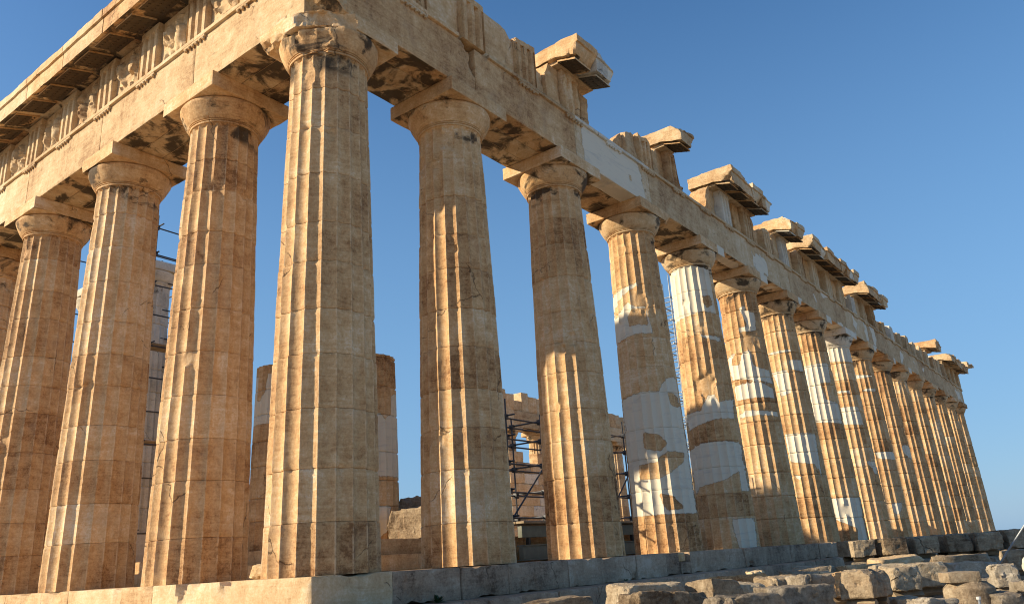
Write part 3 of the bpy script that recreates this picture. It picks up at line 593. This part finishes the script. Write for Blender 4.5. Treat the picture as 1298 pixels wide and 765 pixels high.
# ---------------------------------------------------------------- far long colonnade (opposite side)
for i in range(9,16):
    t=thing('doric_column',f'{ORD[i]} column of the opposite long side counted from the sunlit short side, seen far off between the near columns','column',(colx(i),29.88,0),'columns of the opposite side')
    MB().add(*shaft_mesh(colx(i),29.88,0,HS,.945,.745,2100+i,7,.4)).build('shaft',M['pale'],t)
    cap=MB().add(*echinus_mesh(colx(i),29.88,HS,.745,.975,2120+i,40)).build('capital',M['pale'],t)
    MB().add(*gbox((colx(i)-.98,28.9,HC),(colx(i)+.98,30.86,HT-.004),.4,.02,.01,3,2140+i)).build('abacus',M['pale'],cap)
O_=thing('far_entablature','ragged beam and frieze of the opposite long side, glimpsed through the gaps','entablature',(0,29.88,HT))
for k,(a,b) in enumerate(zip(xb[9:-1],xb[10:])):
    for j,(b0,b1) in enumerate(((28.95,29.5),(29.52,30.1),(30.12,30.68))):
        MB().add(*gbox((a+.003,b0,HT),(b-.003,b1,HA_),.25,.02,.02,2,2200+k*3+j,soot={'-z':1.0})).build('architrave_block',M['pale'],O_)
rg=random.Random(9)
x=39.5;k=0
while x<68:
    L_=rg.uniform(.8,1.3); h=HF-.02 if rg.random()<.45 else HF-rg.uniform(.1,.8)
    if 30<x<60 and rg.random()<.5: h=HF+rg.uniform(-.1,.45)
    MB().add(*gbox((x+.01,29.0,HA_+.004),(x+L_-.01,30.5,h),.2,.05,.06,2,2300+k,edge=1.5)).build('frieze_block',M['pale' if k%3 else 'honey'],O_); x+=L_;k+=1
# ---------------------------------------------------------------- inner building
cp=thing('inner_platform','two low inner steps carrying the inner porch columns','platform',(5.2,4.2,0))
for q,(o_,z0,z1) in enumerate(((0,-.008,.345),(.36,.349,.70))):
    m=MB();x=4.9+o_
    while x<60:
        L_=rg.uniform(1.3,2.2);m.add(*gbox((x+.003,3.95+o_,z0),(min(x+L_,60)-.003,6,z1),.15 if x<14 else .6,.015,.006,2,2400+int(x*3)));x+=L_
    m.add(*gbox((4.9+o_,6.004,z0),(60,26.7-o_,z1-.003),2,.01));m.build('step',M['honey'],cp)
def porch(x,y,h,full,label,seed,white=(),brown=(),rb=.83,rt=.66,mat='honey'):
    t=thing('porch_column',label,'column',(x,y,.7),'inner porch columns'); up=1.0 if full else 0
    if full: MB().add(*gbox((x-.95,y-.95,.7),(x+.95,y+.95,.7+up),.3,.02,.01,2,seed+5)).build('plinth',M[mat],t)
    MB().add(*shaft_mesh(x,y,.7+up,9.25,rb,rt,seed,7,.16,white,brown,tilt=(0,0),top=not full,ztop=None if full else h,chips=8)).build('shaft',M[mat],t)
    if full:
        cap=MB().add(*echinus_mesh(x,y,9.95+up,rt,.86,seed+1,56,soot=.1,h=.46)).build('capital',M[mat],t)
        MB().add(*gbox((x-.88,y-.88,10.41+up),(x+.88,y+.88,10.73+up),.3,.015,.004,3,seed+2)).build('abacus',M[mat],cap)
    return t
porch(7.6,7.08,5.2,False,'broken inner column stump with white marble band, between the corner column and its right neighbour',2501,
      white=[[(-1.2,3.45),(.45,3.5),(.55,3.3),(.8,3.5),(.85,4.1),(1.2,4.2),(1.2,1.75),(-1.2,1.75)],[(-1,.95),(.72,.98),(.66,.4),(.4,.15),(-1,.0)]],brown=[])
porch(7.76,11.55,5.8,False,'broken inner column stump with white top, peeping out left of the corner column',2511,
      white=[[(-1.2,5.5),(1.2,5.5),(1.2,3.9),(-1.2,3.9)]],brown=[[(-.9,5.6),(-.55,5.6),(-.62,4.9),(-.9,4.6)]])
porch(6.75,14.1,4.0,False,'low inner column stump hidden behind the sunlit short side columns',2521)
porch(6.75,18.45,9,True,'complete inner porch column in white marble with capital, behind scaffolding on the left',2531,mat='new')
porch(6.75,22.8,9,True,'second complete pale inner porch column, nearly hidden at the left',2541,mat='new')
# inner wall remains
def masonry(name,label,x0,x1,y0,y1,hf,seed,mats,bh=.52,bl=1.22,base=.7,along='x'):
    t=thing(name,label,'wall',((x0+x1)/2,(y0+y1)/2,base)); rg=random.Random(seed); z=base;k=0
    per={m_:MB() for m_ in mats}
    while z<13:
        p=(x0 if along=='x' else y0)-(bl/2 if k%2 else 0); e=x1 if along=='x' else y1; any_=False; j=0
        while p<e:
            a=max(p,x0 if along=='x' else y0);b=min(p+bl,e)
            if b-a>.15 and z+bh*.6<hf((a+b)/2)+rg.uniform(-.2,.2):
                o=rg.uniform(-.02,.02)
                lo,hi=((a+.006,y0+o,z+.003),(b-.006,y1+o,z+bh-.003)) if along=='x' else ((x0+o,a+.006,z+.003),(x1+o,b-.006,z+bh-.003))
                per[mats[0] if rg.random()<.7 else rg.choice(mats)].add(*gbox(lo,hi,.3,.05,.05,2,seed+k*97+j,edge=2)); any_=True
            p+=bl;j+=1
        z+=bh;k+=1
        if not any_: break
    for m_,mb in per.items():
        if mb.V: mb.build('masonry',M[m_],t)
    return t
masonry('inner_wall','ruined inner wall of mixed white and honey blocks, far off behind the scaffold',38,50,25.6,26.4,lambda x:7.6+1.6*math.sin(x*.55)+1.0*math.sin(x*1.7)+(2 if 41.5<x<43 else 0),2600,['pale','new','rough'],bh=.78,bl=1.75)
masonry('low_wall','low ragged inner wall along the shaded side, behind the scaffolding',24,57,4.6,5.4,lambda x:2.2+1.0*math.sin(x*.6)+.5*math.sin(x*2.1),2800,['pale','honey','new'])
# loose stones inside
def stone_block(name,label,c,size,rot,seed,mat,r=.07,amp=.035,group=None,cat='stone block',chips=3,res=.075,blobs=1,flat=.03):
    t_=bpy.data.objects.new(name,None)
    rg=np.random.RandomState(seed);w_,l,h=size;ch=[]
    for _ in range(chips):
        s=rg.choice([-1,1],3)*1.0; s[2]=abs(s[2]) if rg.rand()<.8 else -1; n=s*rg.uniform(.25,1,3); P=np.array([s[0]*w_/2,s[1]*l/2,h/2+s[2]*h/2])-s*np.array([w_,l,h])*rg.uniform(.01,.13,3); ch.append((P,n,.03))
    bl=[((rg.uniform(-.5,.5)*w_,rg.choice([-.5,.5])*l,rg.uniform(.5,1)*h),rg.uniform(.08,.2),rg.uniform(.05,.10)) for _ in range(blobs)]
    V,F,S=gbox((-w_/2,-l/2,0),(w_/2,l/2,h),min(res,h/7),r,amp,3.2,seed,ch,bl,edge=1.3)
    cen=rg.uniform(-.5,.5,(26,3))*np.array([w_,l,h])*1.15+np.array([0,0,h/2]); wq=V+np.stack([fbm(V*6,3,seed+s_) for s_ in (41,42,43)],1)*.05
    d2=((wq[:,None,:]-cen[None])**2).sum(2); ix=np.argsort(d2,axis=1)[:,:2]; d1=np.sqrt(d2[np.arange(len(V)),ix[:,0]]);dd_=np.sqrt(d2[np.arange(len(V)),ix[:,1]]); cell=rg.uniform(0,1,26)[ix[:,0]]
    cc=np.array([0,0,h/2]); dn=(V-cc)/np.array([w_,l,h]); dn/=np.linalg.norm(dn,axis=1,keepdims=True)+1e-9
    V=V-dn*(cell*min(w_,l,h)*.10+np.exp(-((dd_-d1)/.012)**2)*.012)[:,None]
    tilt=rg.uniform(-flat,flat,2); V=V+np.stack([0*V[:,0],0*V[:,0],V[:,0]*tilt[0]+V[:,1]*tilt[1]],1)
    nn=fbm(V*2.4,4,seed+6); cr=np.exp(-(nn/.045)**2)*.022*np.clip(fbm(V*1.3,2,seed+8)+.3,0,1); ctr=np.array([0,0,h/2]); dr=(V-ctr)/np.array([w_,l,h]); dr/=np.linalg.norm(dr,axis=1,keepdims=True)+1e-9
    V=V-dr*cr[:,None]+np.stack([fbm(V*11,4,seed+1,.7),fbm(V*11,4,seed+2,.7),fbm(V*11,4,seed+3,.7)],1)*.013
    c_,s_=math.cos(rot),math.sin(rot); V=np.stack([V[:,0]*c_-V[:,1]*s_,V[:,0]*s_+V[:,1]*c_,V[:,2]],1)+np.array(c)
    o=MB().add(V,F,S).build(name,mat if not isinstance(mat,str) else M[mat],None,loc=c,sharp=22)
    bpy.data.objects.remove(t_)
    return tag(o,label,cat,group)
stone_block('stone_block','big squared block on the inner steps, right of the broken inner stump',(7.9,5.35,.7),(1.5,1.3,.80),.1,3001,'rough',r=.03)
stone_block('boulder','rounded grey boulder resting behind the squared block on the inner steps',(8.9,6.6,.7),(1.1,1.0,1.25),.5,3002,'grey',r=.3,amp=.09)
stone_block('stone_block','small sunlit block on the paving just left of the corner column foot',(3.1,5.35,.0),(.7,.55,.33),.2,3003,'pale')
stone_block('boulder','huge rough boulder on top of the inner wall, under the far beam',(45.6,26.0,8.0),(3.0,1.4,2.0),.1,3004,'rough',r=.5,amp=.2,res=.2)
# site platform behind the second and third long side columns
t=thing('work_platform','green grey steel work platform with a plank deck, behind the third long side column','platform',(13,4.4,0))
MB().add(*box((9.6,3.35,.06),(19,3.5,.40))).build('steel_beam',M['beam'],t)
MB().add(*box((9.6,3.3,.40),(19,3.56,.43))).add(*box((9.6,3.3,.03),(19,3.56,.06))).build('beam_flange',M['beam'],t)
MB().add(*box((9.6,3.36,.62),(19,3.5,.92))).build('steel_beam',M['beam'],t)
for j in range(7): MB().add(*box((9.9+1.4*j,3.38,.43),(10.0+1.4*j,3.48,.62))).build('post',M['dark'],t)
for j in range(3): MB().add(*gbox((9.5,3.2+.3*j,.97),(19.1,3.48+.3*j,1.03),.5,.006,.003,2,3050+j)).build('plank',M['wood'],t)
# scaffolds
def scaffold(label,x0,x1,y0,y1,z0,z1,nx,ny,lev,seed,mat='steel',r=.026,planks=(),over=.4,diag=True):
    t=thing('scaffold',label,'scaffold',((x0+x1)/2,(y0+y1)/2,z0)); rg=random.Random(seed)
    XS=np.linspace(x0,x1,nx);YS=np.linspace(y0,y1,ny)
    for x in XS:
        for y in YS:
            MB().add(*tube((x,y,z0),(x+rg.uniform(-.03,.03),y+rg.uniform(-.03,.03),z1+rg.uniform(-.1,over)),r)).build('standard',M[mat],t)
    for z in lev:
        for y in YS: MB().add(*tube((x0-rg.uniform(.1,.5),y+.05,z+rg.uniform(-.03,.03)),(x1+rg.uniform(.1,.5),y+.05,z+rg.uniform(-.03,.03)),r)).build('ledger',M[mat],t)
        for x in XS:
            MB().add(*tube((x+.05,y0-rg.uniform(.1,.4),z+.06),(x+.05,y1+rg.uniform(.1,.4),z+.06),r)).build('transom',M[mat],t)
            for y in YS:
                if mat=='steel': MB().add(*box((x-.05,y-.045,z-.06),(x+.09,y+.09,z+.10))).build('coupler',M[mat],t)
    if diag:
        for k in range(nx-1): MB().add(*tube((XS[k],y0-.06,lev[0]),(XS[k+1],y0-.06,lev[min(2,len(lev)-1)]),r)).build('brace',M[mat],t)
    for z in planks:
        for j in range(3): MB().add(*gbox((x0-.2,y0+.05+j*.28,z+.09),(x1+.2,y0+.31+j*.28,z+.14),.6,.004,.004,2,seed+j)).build('plank',M['wood'],t)
    return t
scaffold('dark tube scaffold with couplers standing between the third and fourth long side columns',8.9,17.6,4.5,5.6,.7,4.4,6,2,[1.2,1.95,2.75,3.5,4.1],41)
scaffold('tall dark scaffold around the white inner porch column, seen at the left between two columns',5.2,8.0,15.4,20.2,.7,12.2,2,3,[1.6,3.3,4.4,5.5,6.6,7.7,8.8,9.9,11.0,12.0],42,planks=(4.4,7.7),diag=False,over=1.2)
scaffold('thin galvanised scaffold tower far away, in the slit between fourth and fifth long side columns',50.0,56.0,17.0,20.5,.7,22,6,3,list(np.arange(2,22,2.0)),43,mat='net',r=.05,diag=True)
# flood lamp on the left scaffold
t=thing('flood_lamp','pair of small white flood lamps clamped to the left scaffold','lamp',(5.1,17.2,4.6))
for j in (0,1):
    V,F=tube((5.05,17.3,4.35+.28*j),(4.85,17.12,4.33+.28*j),.10,14); o=MB().add(V,F).build('lamp_head',M['lamp'],t)
MB().add(*tube((5.1,17.32,4.2),(5.1,17.32,4.85),.02)).build('bracket',M['dark'],t)
# pale sheets (netting panels) leaning on the left scaffold
t=thing('panel_stack','grey boards mounted one above the other on the left scaffold, under a brown beam','panels',(8.3,19.5,.7))
for j in range(11): MB().add(*box((8.25+.02*(j%2),16.2,.8+j*.70),(8.31+.02*(j%2),21.6,1.44+j*.70))).build('board',M['board' if j%4 else 'dark'],t)
MB().add(*box((7.9,16.0,8.6),(8.35,21.6,9.2))).build('beam',M['wood'],t)
# hose
P=[(5.9+.25*k, 4.1-.0*k+.18*math.sin(k*.9), 1.0 if k<1 else .75+.35*math.cos(k*.8)**2) for k in range(9)]
hp=[(7.05,4.55,.95),(6.95,4.35,.85),(6.9,4.2,.73),(6.9,4.0,.6),(6.95,3.85,.45),(7.05,3.75,.37),(7.3,3.72,.36),(7.7,3.74,.36)]
V,F=path(hp,.05,10); o=MB().add(V,F).build('hose',M['hose'],None,loc=hp[0]); tag(o,'grey flexible hose drooping over the inner steps beside the second column','hose')
# ---------------------------------------------------------------- ground
m,N,L=newmat('ground_rock'); b=NB(m); bs=N['Principled BSDF']; pos=N.new('ShaderNodeNewGeometry').outputs['Position']
n1=b.noise(pos,.5,9,.65,.3); n2=b.noise(pos,5,9,.7); c=b.ramp(b.math('ADD',b.math('MULTIPLY',n1,.55),b.math('MULTIPLY',n2,.45)),[(.3,(.20,.155,.105)),(.5,(.38,.31,.225)),(.68,(.52,.45,.35))])
L.new(c,bs.inputs['Base Color']); bs.inputs['Roughness'].default_value=.95
bp=N.new('ShaderNodeBump'); bp.inputs['Strength'].default_value=.8; bp.inputs['Distance'].default_value=.1; L.new(n2,bp.inputs['Height']); L.new(bp.outputs[0],bs.inputs['Normal']); M['ground']=m
g=np.unique(np.concatenate([-np.geomspace(40,5000,12),np.linspace(-30,100,180),np.geomspace(110,5000,12)])); X,Y=np.meshgrid(g,g,indexing='ij')
Z=-1.62+.12*fbm(np.stack([X.ravel()*.25,Y.ravel()*.25,0*X.ravel()],1),4,5)-np.clip((np.hypot(X.ravel(),Y.ravel())-180)*.02,0,90)
I=np.arange(X.size).reshape(X.shape); F=np.stack([I[:-1,:-1],I[1:,:-1],I[1:,1:],I[:-1,1:]],-1).reshape(-1,4)
tag(MB().add(np.stack([X.ravel(),Y.ravel(),Z],1),F).build('ground',M['ground']),kind='structure')
# ---------------------------------------------------------------- blocks laid out beside the long side
# (label, x, y, top, bottom, width across the view, depth along it, turn, material)
VW=lambda x,y: math.atan2(y-CAM[1],x-CAM[0])
BL=[
('first of the six blocks in the back row, next to the platform edge',16.4,-3.2,.02,-.43,.66,1.3,.35,'rough'),
('second block of the back row, squared with a small dark hole',16.7,-3.95,.02,-.45,.66,1.3,.35,'rough'),
('third block of the back row, rounded and darkest of the six',17.3,-4.6,.01,-.46,.66,1.3,.38,'rough'),
('fourth block of the back row, square cut and light brown',17.9,-5.35,.02,-.47,.68,1.3,.35,'rough'),
('fifth block of the back row, chipped along its bottom edge',18.2,-6.05,.03,-.48,.68,1.3,.35,'rough'),
('sixth block of the back row, flat faced and nearest the right edge',18.7,-6.75,.05,-.49,.70,1.3,.35,'rough'),
('block cut by the right edge at the end of the back row',19.4,-7.6,.0,-.5,.9,1.3,.35,'rough'),
('long moulded block with a raised upper slab, just below the back row',13.84,-6.15,-.44,-.80,1.25,.8,.12,'rough'),
('square block under the sixth block of the back row',14.4,-7.25,-.40,-.86,.62,.9,.2,'rough'),
('bright cream block with a broken sunlit face, largest of the middle pile',4.72,-6.42,-.38,-.78,.50,.62,.35,'rough'),
('brown fissured block right behind the bright cream block',6.1,-6.55,-.38,-.78,.55,.7,.25,'rough'),
('cracked block with a slanting right side behind the middle pile',7.1,-6.65,-.40,-.80,.65,.8,.2,'rough'),
('dark brown stained block to the left of the bright cream block',6.3,-5.5,-.45,-.86,.45,.7,.3,'honey'),
('upright rounded stone standing right of the round column piece',7.1,-7.85,-.46,-.83,.40,.42,.1,'grey'),
('small low stone tucked behind the round column piece',8.5,-7.3,-.73,-.95,.5,.5,.0,'grey'),
('grey stone at the right edge below the handrail',5.15,-8.4,-.62,-.98,.42,.5,.2,'grey'),
('clean white marble piece cut by the right edge of the picture',6.35,-8.5,-.34,-.68,.42,.6,.1,'new'),
('grey stone in the lower right corner',4.4,-8.15,-.72,-1.0,.40,.5,.3,'grey'),
('light brown stone below the upright rounded stone',5.9,-7.7,-.76,-1.05,.42,.5,.1,'rough'),
('wide flat grey slab in the middle foreground, behind a lower slab',1.62,-6.42,-.42,-.80,.80,.62,.3,'grey'),
('long pale grey slab with a ridged front, nearest at the bottom edge',.55,-6.30,-.44,-.82,.80,.55,.25,'grey'),
('dark weathered block left of centre in the foreground pile',3.0,-4.85,-.385,-.75,.60,.7,.5,'rough'),
('brown pitted block between the dark weathered block and the flat slab',3.55,-5.05,-.45,-.78,.55,.6,.2,'rough'),
('broken block with sunlit hollow, behind the flat grey slab',4.8,-5.15,-.43,-.75,.60,.6,.2,'rough'),
('pointed grey stone rising just left of the dark brown stained block',4.35,-5.75,-.41,-.78,.62,.5,.4,'grey'),
('broad cream topped block at the bottom, left of the two slabs',.60,-5.35,-.40,-.80,.92,.6,.25,'rough'),
('long low brown block behind the broad cream topped block',2.35,-4.2,-.36,-.75,1.05,.6,.3,'rough'),
('thin flat stone at the bottom edge, farthest left of the loose blocks',-.50,-4.62,-.38,-.60,.80,.5,.3,'rough'),
('little sunlit stone lying on the step beyond the foreground pile',7.95,-3.5,-.42,-.60,.35,.4,.2,'pale'),
('low flat stone among the far stones left of the back row',10.3,-3.9,-.46,-.75,.75,.8,.2,'rough'),
('pale thin slab in front of the back row',12.7,-5.0,-.40,-.60,1.2,.8,.3,'pale'),
('sunlit thin slab left of the pale thin slab',10.5,-4.8,-.47,-.68,.80,.6,.3,'pale'),
('cut grey block below the middle pile at the bottom edge',3.45,-7.5,-.70,-1.05,.52,.5,.25,'grey'),
('brown block in the shadow under the middle pile',5.3,-6.8,-.80,-1.1,.5,.5,.2,'rough'),
('brown stone in the gap between the middle pile and the stained block',7.6,-4.6,-.46,-.85,.9,.6,.2,'rough'),
('squared stone lying beside the second step beyond the foreground pile',6.2,-3.9,-.44,-.85,1.0,.6,.35,'honey'),
('flat stone beside the step between the far stones',9.0,-4.2,-.45,-.8,.8,.6,.1,'rough'),
('wide worn stone in front of the pale thin slab',9.3,-5.8,-.46,-.85,.9,.9,.2,'rough'),
('square stone behind the round column piece',9.9,-6.9,-.50,-.9,.9,.9,.2,'grey'),
]
for k,(lab,x,y,zt,zb,w_,d,tn,mt) in enumerate(BL):
    a=VW(x,y); tn=-.45 if k==9 else (tn+.25 if k>8 else tn)
    stone_block('stone_block',lab,(x+math.cos(a)*d*.3,y+math.sin(a)*d*.3,zb),(d,w_,zt-zb),a+tn,4000+k*13,mt,r=.018 if k<9 or mt=='new' else .025,amp=.010 if k<9 else .014,chips=4 if k<9 else 11,group='loose marble blocks beside the temple',res=.035 if x<8 else .06,flat=.02 if k<9 else .06)
    # the block it lies on
    low=(zb+.05)-( -1.62)
    if low>.25 and k not in (28,):
        stone_block('base_block','rough grey marble block under another loose block, mostly hidden',(x+math.cos(a)*d*.35,y+math.sin(a)*d*.35,-1.66),(d*1.05,w_*.98,low-.10),a+tn*.5,5000+k*13,'grey',r=.06,amp=.03,chips=2,group='blocks under the loose marble blocks',res=.12)
        for q in (-.3,.3):
            m_=MB()
            c_=np.array([x+math.cos(a)*d*.35,y+math.sin(a)*d*.35,0])+np.array([math.cos(a+tn),math.sin(a+tn),0])*q*d
            n_=np.array([-math.sin(a+tn),math.cos(a+tn),0]); 
            V,F=tube(c_+n_*w_*.42+[0,0,zb-.055],c_-n_*w_*.42+[0,0,zb-.055],.062,4); m_.add(V,F)
            o=m_.build('timber_spacer',M['wood'],None,loc=tuple(c_+[0,0,zb-.1])); tag(o,'old timber spacer between two stacked marble blocks, deep in shade','timber','timber spacers under blocks')
# raised slab on the long moulded block
# round column piece
t=thing('column_drum','round broken column piece with square cut top, right of the bright cream block','column drum',(4.6,-7.75,-.86))
def drum(cx,cy):
    pr=[(.31,-.90),(.31,-.70),(.30,-.66),(.235,-.60),(.225,-.585)];nt=60;T=np.linspace(0,2*np.pi,nt,endpoint=False);V=[]
    for r,z in [(.01,-.9)]+pr+[(.01,-.58)]: V.append(np.stack([cx+r*np.cos(T),cy+r*np.sin(T),np.full(nt,z)],1))
    V=np.concatenate(V);n=len(pr)+2;I=np.arange(n*nt).reshape(n,nt);J=np.roll(I,-1,axis=1);V=V+np.stack([fbm(V*5,3,s) for s in (1,2,3)],1)*.015
    return V,np.stack([I[:-1],J[:-1],J[1:],I[1:]],-1).reshape(-1,4),(-1,0,.3)
MB().add(*drum(4.6,-7.75)).build('drum_body',M['rough'],t)
V,F,S=gbox((-.2,-.2,-.585),(.2,.2,-.46),.05,.012,.008,4,5900,chips=[((.1,-.2,-.46),(1,-1,.4),.04)]); c_,s_=math.cos(.5),math.sin(.5)
V=np.stack([V[:,0]*c_-V[:,1]*s_+4.55,V[:,0]*s_+V[:,1]*c_-7.68,V[:,2]],1); MB().add(V,F,S).build('top_block',M['rough'],t)
stone_block('base_block','rough grey marble block under another loose block, mostly hidden',(4.7,-7.8,-1.66),(.8,.8,.75),.4,5950,'grey',group='blocks under the loose marble blocks')
# handrail at the right edge
t=thing('handrail','slanting grey metal handrail at the right edge above the blocks','handrail',(12.6,-7.4,-1.6))
MB().add(*tube((12.75,-7.0,-.75),(12.55,-7.95,.35),.02,10)).build('rail',M['net'],t)
MB().add(*tube((12.75,-7.0,-1.62),(12.75,-7.0,-.73),.02,10)).build('post',M['net'],t)
MB().add(*tube((12.5,-8.3,-1.62),(12.5,-8.3,.75),.02,10)).build('post',M['net'],t)
MB().add(*tube((12.55,-7.93,.33),(12.5,-8.3,.75),.02,10)).build('rail',M['net'],t)
t=thing('barrier_post','small pale rope barrier post among the blocks at the lower right','post',(3.3,-8.0,-1.6))
MB().add(*tube((3.3,-8.05,-1.6),(3.3,-8.05,-.72),.015,10)).build('post',M['net'],t); MB().add(*tube((3.3,-8.05,-.72),(3.3,-8.05,-.69),.026,10)).build('post_cap',M['lamp'],t)
# weed on the step
def weed(x,y,z,label,seed,s=.16,n=46):
    rg=np.random.RandomState(seed);m=MB()
    for k in range(n):
        a=rg.uniform(0,2*np.pi);l=s*rg.uniform(.5,1.15);el=rg.uniform(.15,1.3);b=np.array([x+rg.normal(0,.02),y+rg.normal(0,.02),z]);d=np.array([math.cos(a)*math.cos(el),math.sin(a)*math.cos(el),math.sin(el)]);sd=np.cross(d,[0,0,1]);sd/=np.linalg.norm(sd)
        p=[];ws=[.1,.9,1,.6,.05]
        for q,wd in enumerate(ws):
            t_=q/4;c=b+d*l*t_+np.array([0,0,-.35*l*t_*t_]);p+= [c-sd*wd*.13*l,c+sd*wd*.13*l]
        m.add(np.array(p),[(2*q,2*q+1,2*q+3,2*q+2) for q in range(4)])
    o=m.build('weed',M['leaf'],None,loc=(x,y,z)); tag(o,label,'plant'); return o
weed(2.55,-.12,-.545,'little dark green weed growing on the ledge under the second column',61,.2)
weed(8.9,-.06,-.545,'tiny weed in the joint of the step below the third column',62,.09,20)
# city haze: far hills
